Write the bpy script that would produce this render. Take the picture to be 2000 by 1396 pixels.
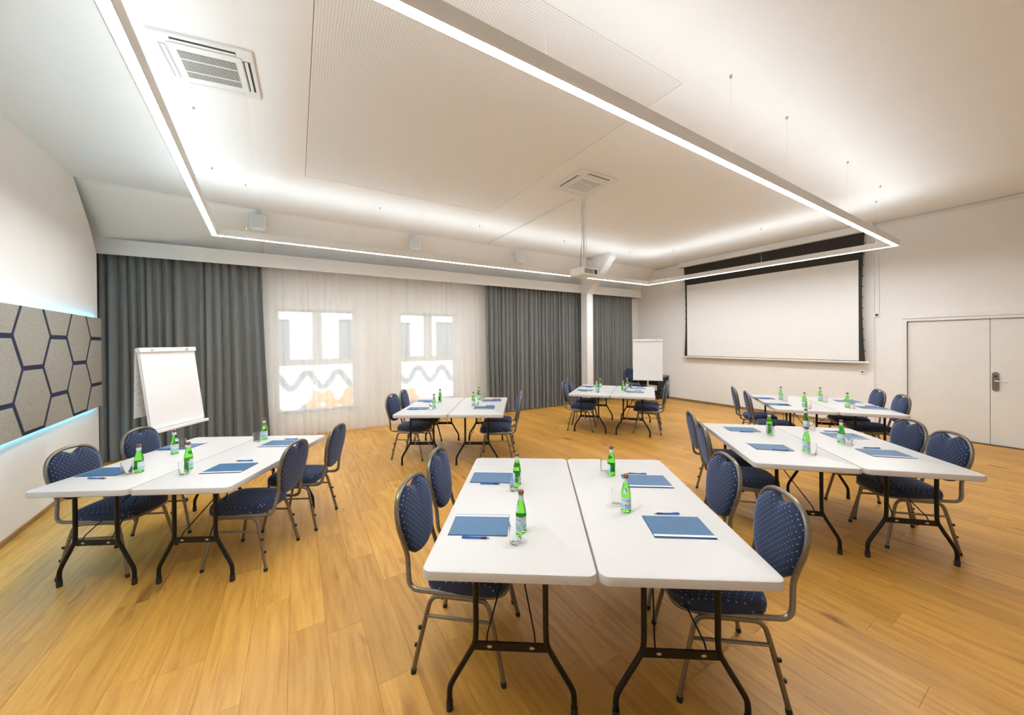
import bpy, bmesh, math, random
from math import sin, cos, pi, radians, hypot, sqrt
from mathutils import Vector, Matrix
random.seed(7)
S = bpy.context.scene
for o in list(bpy.data.objects): bpy.data.objects.remove(o)
COL = S.collection

# ------------------------------------------------------------------ camera (solved from the photo's straight lines)
F, CX, CY = 701.72, 1000.0, 671.45          # focal length and principal point in pixels of a 2000 x 1396 frame
YAW, PITCH, ROLL, EYE = .5405, -.0053, -.0087, 1.735
fwd = Vector((sin(YAW)*cos(PITCH), cos(YAW)*cos(PITCH), sin(PITCH)))
rt = Vector((cos(YAW), -sin(YAW), 0)); up = rt.cross(fwd)
rt, up = rt*cos(ROLL)+up*sin(ROLL), -rt*sin(ROLL)+up*cos(ROLL)
O = Vector((0, 0, EYE))
cd = bpy.data.cameras.new('camera'); cam = bpy.data.objects.new('camera', cd); COL.objects.link(cam)
cd.sensor_fit = 'HORIZONTAL'; cd.sensor_width = 36; cd.lens = F/2000*36
cd.shift_y = (CY-698)/2000; cd.clip_start = .05; cd.clip_end = 200
m = Matrix.Identity(4)
for i in range(3): m[i][0], m[i][1], m[i][2], m[i][3] = rt[i], up[i], -fwd[i], O[i]
cam.matrix_world = m
S.camera = cam
def ray(x, y): return fwd+rt*((x-CX)/F)+up*((CY-y)/F)
def atz(x, y, z): d = ray(x, y); return O+d*((z-EYE)/d.z)
def aty(x, y, Y): d = ray(x, y); return O+d*(Y/d.y)
def proj(p):
    a = Vector(p)-O; z = a.dot(fwd); return CX+F*a.dot(rt)/z, CY-F*a.dot(up)/z, z

# ------------------------------------------------------------------ light and exposure
W = bpy.data.worlds.new('sky'); S.world = W; W.use_nodes = True
bg = W.node_tree.nodes['Background']; bg.inputs[0].default_value = (.93, .96, 1, 1); bg.inputs[1].default_value = 0.95
LUM_DOWN, LUM_UP = 24.0, 5.2               # radiance of the suspended luminaire's strips
S.view_settings.view_transform = 'Standard'; S.view_settings.look = 'None'
S.view_settings.gamma = 1; S.view_settings.use_curve_mapping = False
S.view_settings.exposure = 1.75

# ------------------------------------------------------------------ materials
def mat(name, col=(.8, .8, .8), rough=.5, metal=0, **kw):
    M = bpy.data.materials.new(name); M.use_nodes = True
    b = M.node_tree.nodes['Principled BSDF']
    b.inputs['Base Color'].default_value = (*col, 1); b.inputs['Roughness'].default_value = rough; b.inputs['Metallic'].default_value = metal
    for k, v in kw.items(): b.inputs[k.replace('_', ' ')].default_value = v
    return M
def nodes(M):
    nt = M.node_tree; b = nt.nodes['Principled BSDF']
    def N(t, **kw):
        n = nt.nodes.new(t)
        for k, v in kw.items(): setattr(n, k, v)
        return n
    return nt, b, N, nt.links.new
def noise_mat(name, col, var=.06, scale=8, rough=.6, bump=0, bscale=60, stretch=(1, 1, 1), metal=0, **kw):
    M = mat(name, col, rough, metal, **kw); nt, b, N, L = nodes(M)
    tc = N('ShaderNodeTexCoord'); mp = N('ShaderNodeMapping'); mp.inputs['Scale'].default_value = stretch
    L(tc.outputs['Object'], mp.inputs[0])
    n = N('ShaderNodeTexNoise'); n.inputs['Scale'].default_value = scale; n.inputs['Detail'].default_value = 5; L(mp.outputs[0], n.inputs['Vector'])
    r = N('ShaderNodeValToRGB'); r.color_ramp.elements[0].position = .3; r.color_ramp.elements[1].position = .7
    r.color_ramp.elements[0].color = (*[c*(1-var) for c in col], 1); r.color_ramp.elements[1].color = (*[min(1, c*(1+var)) for c in col], 1)
    L(n.outputs['Fac'], r.inputs[0]); L(r.outputs[0], b.inputs['Base Color'])
    if bump:
        n2 = N('ShaderNodeTexNoise'); n2.inputs['Scale'].default_value = bscale; n2.inputs['Detail'].default_value = 3; L(mp.outputs[0], n2.inputs['Vector'])
        bp = N('ShaderNodeBump'); bp.inputs['Strength'].default_value = bump; bp.inputs['Distance'].default_value = .002
        L(n2.outputs['Fac'], bp.inputs['Height']); L(bp.outputs[0], b.inputs['Normal'])
    return M
def emit(name, col, s):
    M = mat(name, col, .5); b = M.node_tree.nodes['Principled BSDF']
    b.inputs['Emission Color'].default_value = (*col, 1); b.inputs['Emission Strength'].default_value = s
    return M
WALL = noise_mat('wall_paint', (.905, .89, .865), .012, 3, .85, .05, 180)
CEIL = noise_mat('ceiling_paint', (.92, .915, .905), .01, 2, .9, .04, 160)
WHITE = noise_mat('white_lacquer', (.85, .84, .82), .01, 4, .45)
PLASTIC = noise_mat('white_plastic', (.86, .86, .85), .01, 6, .4)
GREYPL = noise_mat('grey_plastic', (.55, .56, .56), .03, 10, .5)
DARK = noise_mat('dark_recess', (.035, .033, .03), .1, 20, .7)
TABLE = noise_mat('table_plastic', (.66, .64, .62), .008, 40, .42, .08, 350)
TLEG = noise_mat('table_leg_paint', (.007, .006, .0055), .15, 40, .38, Specular_IOR_Level=.3)
STEEL = noise_mat('steel', (.55, .53, .5), .05, 60, .35, metal=1)
BRONZE = noise_mat('hammered_bronze_grey', (.225, .205, .165), .16, 90, .34, .25, 240, metal=.7)
RUBBER = noise_mat('black_rubber', (.02, .02, .02), .1, 30, .7)
DOORM = noise_mat('door_laminate', (.88, .86, .815), .015, 5, .5)
SCREENW = noise_mat('projection_cloth', (.89, .885, .87), .006, 5, .9)
SCREENB = noise_mat('black_screen_cloth', (.03, .026, .022), .1, 9, .75)
PAPER = noise_mat('flipchart_paper', (.87, .87, .87), .012, 4, .9)
FELT = noise_mat('grey_beige_felt', (.36, .34, .295), .16, 55, .95, .3, 240)
FELTB = noise_mat('navy_felt', (.018, .026, .06), .2, 80, .95, .2, 300)
SILL = noise_mat('window_pvc', (.72, .73, .74), .02, 6, .4)
BASEB = noise_mat('oak_skirting', (.36, .2, .07), .2, 14, .45, stretch=(1, .2, 1))
CABLE = noise_mat('grey_cable', (.25, .26, .27), .05, 30, .5)
CAP = noise_mat('bottle_cap', (.30, .12, .09), .2, 120, .35, metal=.5)
PENB = noise_mat('pen_blue', (.015, .17, .62), .05, 60, .25)
PEND = noise_mat('pen_dark', (.01, .03, .16), .05, 60, .3)
WOODT = noise_mat('cabinet_wood', (.30, .14, .06), .2, 12, .4, stretch=(.2, 1, 1))
BLACKG = noise_mat('black_equipment', (.015, .015, .016), .2, 15, .3)
FACADE = noise_mat('facade_render', (.86, .87, .87), .02, 1.5, .9)
FGLASS = noise_mat('facade_window', (.24, .27, .28), .05, .8, .3)
MURALW = noise_mat('mural_white', (.88, .88, .88), .02, 2, .9)
MURALB = noise_mat('mural_blue_grey', (.27, .35, .40), .05, 3, .9)
MURALO = noise_mat('mural_orange', (.85, .42, .16), .15, 9, .9)
GROUND = noise_mat('yard_paving', (.5, .5, .48), .1, 2, .9)
DIFF = emit('diffuser_light', (.93, .97, 1), LUM_DOWN)
UPL = emit('uplight', (.84, .94, 1), LUM_UP)
LED = emit('blue_led', (.10, .70, 1.0), 8)
SCRIB = noise_mat('pen_scribble', (.25, .25, .27), .1, 30, .8)

# fabrics
def dotted(name, axes):
    M = mat(name, (.012, .02, .06), .85); nt, b, N, L = nodes(M)
    b.inputs['Sheen Weight'].default_value = .55; b.inputs['Sheen Roughness'].default_value = .45
    b.inputs['Sheen Tint'].default_value = (.35, .5, .9, 1)
    tc = N('ShaderNodeTexCoord'); sx = N('ShaderNodeSeparateXYZ'); L(tc.outputs['Object'], sx.inputs[0])
    cm = N('ShaderNodeCombineXYZ'); L(sx.outputs[0], cm.inputs[0])
    if axes == 'xz': L(sx.outputs[2], cm.inputs[1])
    else:
        ad = N('ShaderNodeMath', operation='SUBTRACT'); L(sx.outputs[1], ad.inputs[0]); L(sx.outputs[2], ad.inputs[1]); L(ad.outputs[0], cm.inputs[1])
    mp = N('ShaderNodeMapping'); mp.inputs['Rotation'].default_value = (0, 0, radians(45)); mp.inputs['Scale'].default_value = (1/.024,)*3
    L(cm.outputs[0], mp.inputs[0])
    v = N('ShaderNodeTexVoronoi', voronoi_dimensions='2D'); v.inputs['Scale'].default_value = 1; v.inputs['Randomness'].default_value = 0; L(mp.outputs[0], v.inputs['Vector'])
    r = N('ShaderNodeValToRGB'); r.color_ramp.elements[0].position = .065; r.color_ramp.elements[1].position = .095
    r.color_ramp.elements[0].color = (.55, .62, .75, 1); r.color_ramp.elements[1].color = (.013, .022, .062, 1)
    L(v.outputs['Distance'], r.inputs[0]); L(r.outputs[0], b.inputs['Base Color'])
    n2 = N('ShaderNodeTexNoise'); n2.inputs['Scale'].default_value = 600; L(tc.outputs['Object'], n2.inputs['Vector'])
    bp = N('ShaderNodeBump'); bp.inputs['Strength'].default_value = .25; bp.inputs['Distance'].default_value = .001; L(n2.outputs['Fac'], bp.inputs['Height']); L(bp.outputs[0], b.inputs['Normal'])
    return M
FAB_SEAT = dotted('navy_dotted_fabric_seat', 'xy'); FAB_BACK = dotted('navy_dotted_fabric_back', 'xz')
CURT = noise_mat('grey_curtain_cloth', (.175, .182, .179), .12, 30, .9, .15, 500, stretch=(1, 1, .08), Sheen_Weight=.25)
def sheer():
    M = bpy.data.materials.new('sheer_voile'); M.use_nodes = True; nt = M.node_tree; nt.nodes.clear()
    N = nt.nodes.new; L = nt.links.new
    out = N('ShaderNodeOutputMaterial'); tr = N('ShaderNodeBsdfTransparent'); tl = N('ShaderNodeBsdfTranslucent'); df = N('ShaderNodeBsdfDiffuse')
    for n in (tl, df): n.inputs[0].default_value = (.97, .96, .92, 1)
    tr.inputs[0].default_value = (1, 1, 1, 1)
    tc = N('ShaderNodeTexCoord'); ns = N('ShaderNodeTexNoise'); ns.inputs['Scale'].default_value = 500; L(tc.outputs['Object'], ns.inputs['Vector'])
    rp = N('ShaderNodeMapRange'); rp.inputs[1].default_value = .3; rp.inputs[2].default_value = .7; rp.inputs[3].default_value = .55; rp.inputs[4].default_value = .68; L(ns.outputs['Fac'], rp.inputs[0])
    m1 = N('ShaderNodeMixShader'); m1.inputs[0].default_value = .45; L(df.outputs[0], m1.inputs[1]); L(tl.outputs[0], m1.inputs[2])
    m2 = N('ShaderNodeMixShader'); L(rp.outputs[0], m2.inputs[0]); L(tr.outputs[0], m2.inputs[1]); L(m1.outputs[0], m2.inputs[2]); L(m2.outputs[0], out.inputs[0])
    return M
SHEER = sheer()
def glass(name, col, rough=.0, ior=1.45):
    return mat(name, col, rough, Transmission_Weight=1.0, IOR=ior)
GREENG = glass('green_bottle_glass', (.24, .85, .10), .02, 1.36)
CLEARG = glass('clear_tumbler_glass', (.985, .99, .99), 0, 1.35)
PANE = mat('window_pane', (1, 1, 1), 0, Transmission_Weight=1.0, IOR=1.02)
def label_mat():
    M = mat('bottle_label', (.72, .82, .85), .5); nt, b, N, L = nodes(M)
    tc = N('ShaderNodeTexCoord'); sx = N('ShaderNodeSeparateXYZ'); L(tc.outputs['Object'], sx.inputs[0])
    r = N('ShaderNodeValToRGB'); mr = N('ShaderNodeMapRange'); mr.inputs[1].default_value = .02; mr.inputs[2].default_value = .085; L(sx.outputs[2], mr.inputs[0])
    e = r.color_ramp.elements; e[0].position = 0; e[0].color = (.72, .80, .84, 1); e[1].position = 1; e[1].color = (.62, .78, .86, 1)
    for p, c in ((.18, (.30, .62, .78, 1)), (.42, (.42, .70, .82, 1)), (.5, (.75, .84, .87, 1)), (.8, (.70, .82, .86, 1))):
        x = e.new(p); x.color = c
    L(mr.outputs[0], r.inputs[0]); L(r.outputs[0], b.inputs['Base Color']); return M
LABEL = label_mat()
LABELW = noise_mat('neck_label', (.70, .80, .84), .06, 90, .5)
INK = noise_mat('label_ink', (.03, .07, .25), .05, 50, .6)
REDINK = noise_mat('label_red', (.55, .05, .04), .05, 50, .6)
FOLD = noise_mat('folder_cover', (.05, .145, .28), .06, 12, .36)
FOLDB = noise_mat('folder_back', (.015, .07, .19), .05, 20, .4)
# oak vinyl planks
def plank_mat():
    M = mat('oak_plank', (.6, .35, .12), .42); nt, b, N, L = nodes(M)
    oi = N('ShaderNodeObjectInfo'); tc = N('ShaderNodeTexCoord'); geo = N('ShaderNodeNewGeometry')
    at = N('ShaderNodeAttribute'); at.attribute_name = 'tone'; at.attribute_type = 'GEOMETRY'
    rnd = N('ShaderNodeMath', operation='ADD'); L(oi.outputs['Random'], rnd.inputs[0]); L(at.outputs['Fac'], rnd.inputs[1])
    off = N('ShaderNodeCombineXYZ'); mu = N('ShaderNodeMath', operation='MULTIPLY'); mu.inputs[1].default_value = 37.0; L(rnd.outputs[0], mu.inputs[0]); L(mu.outputs[0], off.inputs[2])
    add = N('ShaderNodeVectorMath', operation='ADD'); L(geo.outputs['Position'], add.inputs[0]); L(off.outputs[0], add.inputs[1])
    mp = N('ShaderNodeMapping'); mp.inputs['Scale'].default_value = (1, .075, 1); L(add.outputs[0], mp.inputs[0])
    g = N('ShaderNodeTexNoise'); g.inputs['Scale'].default_value = 26; g.inputs['Detail'].default_value = 8; g.inputs['Roughness'].default_value = .62; g.inputs['Distortion'].default_value = .5; L(mp.outputs[0], g.inputs['Vector'])
    r = N('ShaderNodeValToRGB'); e = r.color_ramp.elements
    e[0].position = .24; e[0].color = (.50, .225, .035, 1); e[1].position = .76; e[1].color = (.82, .475, .12, 1)
    x = e.new(.5); x.color = (.70, .365, .07, 1)
    L(g.outputs['Fac'], r.inputs[0])
    mp2 = N('ShaderNodeMapping'); mp2.inputs['Scale'].default_value = (1, .22, 1); L(add.outputs[0], mp2.inputs[0])
    k = N('ShaderNodeTexNoise'); k.inputs['Scale'].default_value = 7; k.inputs['Detail'].default_value = 4; k.inputs['Distortion'].default_value = .3; L(mp2.outputs[0], k.inputs['Vector'])
    kr = N('ShaderNodeValToRGB'); kr.color_ramp.elements[0].position = .64; kr.color_ramp.elements[1].position = .76; kr.color_ramp.elements[0].color = (1, 1, 1, 1); kr.color_ramp.elements[1].color = (.42, .30, .2, 1); L(k.outputs['Fac'], kr.inputs[0])
    mx = N('ShaderNodeMix', data_type='RGBA', blend_type='MULTIPLY'); mx.inputs[0].default_value = 1; L(r.outputs[0], mx.inputs[6]); L(kr.outputs[0], mx.inputs[7])
    fr = N('ShaderNodeMath', operation='FRACT'); L(rnd.outputs[0], fr.inputs[0])
    tr = N('ShaderNodeValToRGB'); tr.color_ramp.elements[0].color = (.76, .72, .58, 1); tr.color_ramp.elements[1].color = (.96, .94, .82, 1); L(fr.outputs[0], tr.inputs[0])
    mx2 = N('ShaderNodeMix', data_type='RGBA', blend_type='MULTIPLY'); mx2.inputs[0].default_value = 1; L(mx.outputs[2], mx2.inputs[6]); L(tr.outputs[0], mx2.inputs[7])
    L(mx2.outputs[2], b.inputs['Base Color'])
    bp = N('ShaderNodeBump'); bp.inputs['Strength'].default_value = .12; bp.inputs['Distance'].default_value = .001; L(g.outputs['Fac'], bp.inputs['Height']); L(bp.outputs[0], b.inputs['Normal'])
    return M
PLANK = plank_mat()
def perf_mat():
    M = mat('perforated_board', (.85, .845, .83), .85); nt, b, N, L = nodes(M)
    tc = N('ShaderNodeTexCoord'); mp = N('ShaderNodeMapping'); mp.inputs['Scale'].default_value = (50, 50, 50); L(tc.outputs['Object'], mp.inputs[0])
    v = N('ShaderNodeTexVoronoi', voronoi_dimensions='2D'); v.inputs['Scale'].default_value = 1; v.inputs['Randomness'].default_value = 0; L(mp.outputs[0], v.inputs['Vector'])
    r = N('ShaderNodeValToRGB'); r.color_ramp.elements[0].position = .11; r.color_ramp.elements[1].position = .16
    r.color_ramp.elements[0].color = (.30, .295, .285, 1); r.color_ramp.elements[1].color = (.92, .915, .905, 1)  # dark dots: the shade inside the holes is painted into the colour
    L(v.outputs['Distance'], r.inputs[0]); L(r.outputs[0], b.inputs['Base Color']); return M
PERF = perf_mat()

# ------------------------------------------------------------------ mesh helpers
def B(): return bmesh.new()
def box(bm, x0, x1, y0, y1, z0, z1, M=None):
    vs = [bm.verts.new(v) for v in [(x0, y0, z0), (x1, y0, z0), (x1, y1, z0), (x0, y1, z0), (x0, y0, z1), (x1, y0, z1), (x1, y1, z1), (x0, y1, z1)]]
    for f in ((3, 2, 1, 0), (4, 5, 6, 7), (0, 1, 5, 4), (1, 2, 6, 5), (2, 3, 7, 6), (3, 0, 4, 7)): bm.faces.new([vs[i] for i in f])
    if M: bmesh.ops.transform(bm, matrix=M, verts=vs)
    return vs
def bbox(x0, x1, y0, y1, z0, z1, bev=0, seg=2, M=None):
    bm = B(); box(bm, x0, x1, y0, y1, z0, z1)
    if bev: bmesh.ops.bevel(bm, geom=bm.edges[:], offset=bev, segments=seg, profile=.5, affect='EDGES')
    if M: bmesh.ops.transform(bm, matrix=M, verts=bm.verts[:])
    return bm
def poly(bm, pts, depth=None, flip=False):
    """pts: list of Vectors (planar); optional extrusion vector"""
    a = [bm.verts.new(p) for p in pts]
    f = bm.faces.new(a)
    if depth is not None:
        d = Vector(depth); b = [bm.verts.new(Vector(p)+d) for p in pts]
        bm.faces.new(b[::-1]); n = len(a)
        for i in range(n): bm.faces.new([a[i], b[i], b[(i+1) % n], a[(i+1) % n]])
        bmesh.ops.recalc_face_normals(bm, faces=bm.faces[:])
    return bm
def tube(bm, pts, r, sides=8, closed=False, ry=None, caps=True, upv=(0, 0, 1)):
    pts = [Vector(p) for p in pts]; n = len(pts); rings = []; ry = ry or r
    nrm = None
    for i, p in enumerate(pts):
        if closed: t = pts[(i+1) % n]-pts[i-1]
        else: t = pts[min(i+1, n-1)]-pts[max(i-1, 0)]
        t.normalize()
        if nrm is None:
            u = Vector(upv); nrm = u-t*u.dot(t)
            if nrm.length < .05: u = Vector((1, 0, 0)); nrm = u-t*u.dot(t)
        else: nrm = nrm-t*nrm.dot(t)
        nrm.normalize(); bn = t.cross(nrm)
        rings.append([bm.verts.new(p+nrm*(cos(2*pi*k/sides)*r)+bn*(sin(2*pi*k/sides)*ry)) for k in range(sides)])
    for i in range(n if closed else n-1):
        a, b = rings[i], rings[(i+1) % n]; sh = 0
        if closed and i == n-1:
            sh = min(range(sides), key=lambda s: (a[0].co-b[s].co).length)
        for k in range(sides): bm.faces.new([a[k], a[(k+1) % sides], b[(k+1+sh) % sides], b[(k+sh) % sides]])
    if caps and not closed: bm.faces.new(rings[0][::-1]); bm.faces.new(rings[-1])
    return bm
def spline(pts, k=4, closed=False):
    P = [Vector(p) for p in pts]; n = len(P); out = []
    for i in range(n if closed else n-1):
        if closed: a, b, c, d = P[i-1], P[i], P[(i+1) % n], P[(i+2) % n]
        else: a, b, c, d = P[max(i-1, 0)], P[i], P[i+1], P[min(i+2, n-1)]
        for j in range(k):
            t = j/k; out.append(.5*((2*b)+(c-a)*t+(2*a-5*b+4*c-d)*t*t+(3*b-a-3*c+d)*t**3))
    if not closed: out.append(P[-1])
    return out
def lathe(bm, prof, seg=20):
    rings = []
    for r, z in prof:
        rings.append([bm.verts.new((0, 0, z))] if r < 1e-6 else [bm.verts.new((r*cos(2*pi*k/seg), r*sin(2*pi*k/seg), z)) for k in range(seg)])
    for a, b in zip(rings, rings[1:]):
        if len(a) == 1 and len(b) == 1: continue
        for k in range(seg):
            q = [a[0], b[(k+1) % seg], b[k]][::-1] if len(a) == 1 else ([a[k], a[(k+1) % seg], b[0]] if len(b) == 1 else [a[k], a[(k+1) % seg], b[(k+1) % seg], b[k]])
            bm.faces.new(q)
    bmesh.ops.recalc_face_normals(bm, faces=bm.faces[:])
    return bm
def obj(name, bm, mt, parent=None, smooth=False, loc=None, rz=None):
    me = bpy.data.meshes.new(name)
    if not isinstance(bm, bpy.types.Mesh):
        bm.normal_update(); bm.to_mesh(me); bm.free()
    else: me = bm
    if smooth:
        for p in me.polygons: p.use_smooth = True
        try: me.set_sharp_from_angle(angle=radians(40))
        except Exception: pass
    me.materials.clear(); me.materials.append(mt)
    o = bpy.data.objects.new(name, me); COL.objects.link(o)
    if parent: o.parent = parent
    if loc is not None: o.location = loc
    if rz is not None: o.rotation_euler = (0, 0, rz)
    return o
def tag(o, label, cat, group=None):
    o['label'] = label; o['category'] = cat
    if group: o['group'] = group
    return o
def thing(name, label, cat, loc=(0, 0, 0), rz=0, group=None):
    e = bpy.data.objects.new(name, None); COL.objects.link(e); e.empty_display_size = .1
    e.location = loc; e.rotation_euler = (0, 0, rz); return tag(e, label, cat, group)
def struct(o): o['kind'] = 'structure'; return o
def copy_tree(o, parent=None):
    c = o.copy(); COL.objects.link(c); c.parent = parent
    for ch in o.children: copy_tree(ch, c)
    return c

# ------------------------------------------------------------------ the room
XR, YB, CEILZ, FRONT = 9.6422, 8.0, 3.963, -2.2      # right wall, window wall, ceiling, wall behind the viewer
AL, XL0 = .0748, -1.8383                              # left wall leans by AL from the room axis
def XL(Y): return XL0-math.tan(AL)*Y
LZ = 3.815                                            # height of the ceiling along the left wall
def XF(Y): return -.19-.04*Y                          # ceiling fold
YE = 7.305                                            # where the flat ceiling turns into the slope
YLE, YLW = 6.56, 7.30                                 # left wall: start of the slope, end of the wall

# floor: slab and planks
fl = struct(obj('floor', bbox(-2.9, XR+.1, FRONT, YB+.1, -.08, -.0115), BASEB))
PW, PL = .196, 1.22
def plank_mesh(length):
    bm = bbox(-PW/2+.0003, PW/2-.0003, -length/2+.0003, length/2-.0003, -.011, 0)
    top = [e for e in bm.edges if all(v.co.z > -.001 for v in e.verts)]
    bmesh.ops.bevel(bm, geom=top, offset=.0008, segments=1, affect='EDGES')
    me = bpy.data.meshes.new('plank'); bm.to_mesh(me); bm.free(); me.materials.append(PLANK); return me
FULL = plank_mesh(PL)
planks = []
row = 0; x = -2.8
while x < XR:
    y = FRONT-random.random()*PL
    while y < YB:
        a, b = max(y, FRONT), min(y+PL, YB)
        if b-a > .05 and x+PW/2 > XL(max(a, b))-.25: planks.append((x+PW/2 if x+PW < XR else x+PW/2, a, b))
        y += PL
    x += PW; row += 1
planks = [p for p in planks if p[0]+PW/2 <= XR+.05]
def parea(p):
    ar = 0; pts = []
    for X, Y in ((p[0]-PW/2, p[1]), (p[0]+PW/2, p[1]), (p[0]+PW/2, p[2]), (p[0]-PW/2, p[2])):
        u, v, d = proj((X, Y, 0))
        if d < .4: return 0
        pts.append((min(max(u, 0), 2000), min(max(v, 0), 1396)))
    for i in range(4): ar += pts[i][0]*pts[(i+1) % 4][1]-pts[(i+1) % 4][0]*pts[i][1]
    return abs(ar)
planks.sort(key=parea, reverse=True)
for X, a, b in planks[:300]:
    me = FULL if abs(b-a-PL) < 1e-4 else plank_mesh(b-a)
    o = bpy.data.objects.new('plank', me); COL.objects.link(o); o.parent = fl; o.location = (X, (a+b)/2, 0)
bm = B(); tones = []
lay = bm.faces.layers.float.new('tone')
for X, a, b in planks[300:]:
    k = len(bm.faces); bm.faces.ensure_lookup_table()
    box(bm, X-PW/2+.0003, X+PW/2-.0003, a+.0003, b-.0003, -.011, 0)
    bm.faces.ensure_lookup_table(); t = random.random()
    for f in bm.faces[k:]: f[lay] = t
o = obj('distant_planks', bm, PLANK, fl); o['kind'] = 'stuff'

# walls
bm = B(); poly(bm, [Vector((XL(Y), Y, z)) for Y, z in ((FRONT, -.05), (YLW, -.05), (YLW, 3.02), (7.06, 3.345), (YLE, LZ), (FRONT, LZ))], (-.15, 0, 0))
struct(obj('wall_left', bm, WALL))
struct(obj('wall_front', bbox(-2.3, XR+.2, FRONT-.15, FRONT, -.05, CEILZ+.02), WALL))
bm = B()
DY0, DY1, DZ = .06, 1.93, 2.05               # double door opening
for y0, y1, z0, z1 in ((FRONT, DY0, -.05, 4.0), (DY1, YB+.15, -.05, 4.0), (DY0, DY1, DZ, 4.0)): box(bm, XR, XR+.2, y0, y1, z0, z1)
box(bm, XR+.12, XR+.2, DY0, DY1, -.05, DZ)
struct(obj('wall_right', bm, WALL))
W1 = (-.345, 1.06); W2 = (1.93, 3.29); WZ0, WZ1 = .40, 2.405
bm = B()
for x0, x1, z0, z1 in ((-3.2, W1[0], -.05, 3.6), (W1[1], W2[0], -.05, 3.6), (W2[1], XR+.1, -.05, 3.6), (W1[0], W1[1], -.05, WZ0), (W2[0], W2[1], -.05, WZ0), (W1[0], W1[1], WZ1, 3.6), (W2[0], W2[1], WZ1, 3.6)):
    box(bm, x0, x1, YB, YB+.32, z0, z1)
box(bm, -3.3, -3.2, 6.05, YB+.32, -.05, 3.9); box(bm, -3.2, XL(6.1)-.151, 6.05, 6.15, -.05, 3.9)  # unseen closing walls, added to stop daylight leaking in behind the left drape
struct(obj('wall_window', bm, WALL))
# ceiling: flat part, left fold, slope towards the window
PX0, PX1, PY0, PY1 = .12, 2.9, 1.91, 5.5
bm = B(); V = bm.verts.new
def quad(bm, *p): return bm.faces.new([bm.verts.new(q) for q in p])
Z = CEILZ
quad(bm, (XF(FRONT), FRONT, Z), (PX0, FRONT, Z), (PX0, YE, Z), (XF(YE), YE, Z))
quad(bm, (PX0, FRONT, Z), (XR+.1, FRONT, Z), (XR+.1, PY0, Z), (PX0, PY0, Z))
quad(bm, (PX1, PY0, Z), (XR+.1, PY0, Z), (XR+.1, YE, Z), (PX1, YE, Z))
quad(bm, (PX0, PY1, Z), (PX1, PY1, Z), (PX1, YE, Z), (PX0, YE, Z))
quad(bm, (XL(FRONT)-.02, FRONT, LZ), (XF(FRONT), FRONT, Z), (XF(YE), YE, Z), (XL(YLE)-.02, YLE, LZ))
pa, pb, pc, pd = (Vector(q) for q in ((XL(YLE)-.02, YLE, LZ), (XF(YE), YE, Z), (XF(YE), 8.02, 3.26), (XL(YLE)-.27, 8.02, 3.02)))
gp = [[bm.verts.new(pa.lerp(pb, i/10).lerp(pd.lerp(pc, i/10), j/10)) for i in range(11)] for j in range(11)]
for j in range(10):
    for i in range(10): bm.faces.new([gp[j][i], gp[j][i+1], gp[j+1][i+1], gp[j+1][i]]).smooth = True
quad(bm, (-3.4, FRONT-.2, 4.2), (XR+.2, FRONT-.2, 4.2), (XR+.2, YB+.35, 4.2), (-3.4, YB+.35, 4.2))  # unseen cover sheet, added to keep sky light out of the panel gap
quad(bm, (XL(YLE)-1.0, YLE-.3, LZ), (XL(YLE)-.02, YLE, LZ), (XL(YLE)-.27, 8.02, 3.02), (XL(YLE)-1.0, 8.02, 3.0))  # unseen slope extension behind the left wall, added to shut out a light leak
quad(bm, (XL(YLE)-1.0, YLE-.6, LZ), (XL(YLE-.6)-.02, YLE-.6, LZ), (XL(YLE)-.02, YLE, LZ), (XL(YLE)-1.0, YLE-.3, LZ))  # continues the added light-tight cover, out of view
quad(bm, (XF(YE), YE, Z), (XR+.1, YE, Z), (XR+.1, 8.02, 3.26), (XF(YE), 8.02, 3.26))
ce = struct(obj('ceiling', bm, CEIL))
so = ce.modifiers.new('thick', 'SOLIDIFY'); so.thickness = .12; so.offset = 1
pf = obj('perforated_panel', bbox(0, PX1-PX0-.008, 0, PY1-PY0-.008, 0, .04), PERF, ce, loc=(PX0+.004, PY0+.004, Z+.002))
# skirtings and trims
bm = B(); poly(bm, [Vector((XL(Y)+dx, Y, 0)) for Y, dx in ((FRONT, 0), (YLW, 0), (YLW, .014), (FRONT, .014))], (0, 0, .05))
struct(obj('baseboard_left', bm, BASEB))
bm = B(); box(bm, XR-.014, XR, 1.985, YB, 0, .05); box(bm, XR-.014, XR, FRONT, .0, 0, .05); struct(obj('baseboard_right', bm, BASEB))
struct(obj('trim_1', bbox(XR-.02, XR+.001, FRONT, YE, 3.905, 3.952), WHITE))
bm = B(); tube(bm, [(XF(YE), YE-.01, 3.955), (XR, YE-.01, 3.955)], .012, 6); struct(obj('trim_2', bm, WHITE))
struct(obj('trim_3', bbox(XR-.022, XR, 2.36, 2.385, 0, 3.905, .003, 1), WALL))
# curtain pelmet
PYF = 7.53
struct(obj('trim_4', (lambda b: (box(b, -2.62, 9.22, PYF, PYF+.022, 3.07, 3.30), box(b, -2.62, 9.22, PYF+.022, 7.99, 3.278, 3.30), box(b, 9.198, 9.22, PYF+.022, 7.99, 3.07, 3.278), b)[-1])(B()), WHITE))
# timber post with knee brace under the slope
pr = struct(obj('timber_post', bbox(6.74, 6.96, 7.28, 7.52, 0, 3.02, .006, 1), WHITE))
bm = B(); poly(bm, [Vector((6.74, y, z)) for y, z in ((7.52, 3.02), (7.52, 3.44), (7.0, CEILZ-.001), (6.44, CEILZ-.001), (6.44, 3.86), (7.28, 3.02))], (.22, 0, 0))
obj('knee_brace', bm, WHITE, pr)

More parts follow.
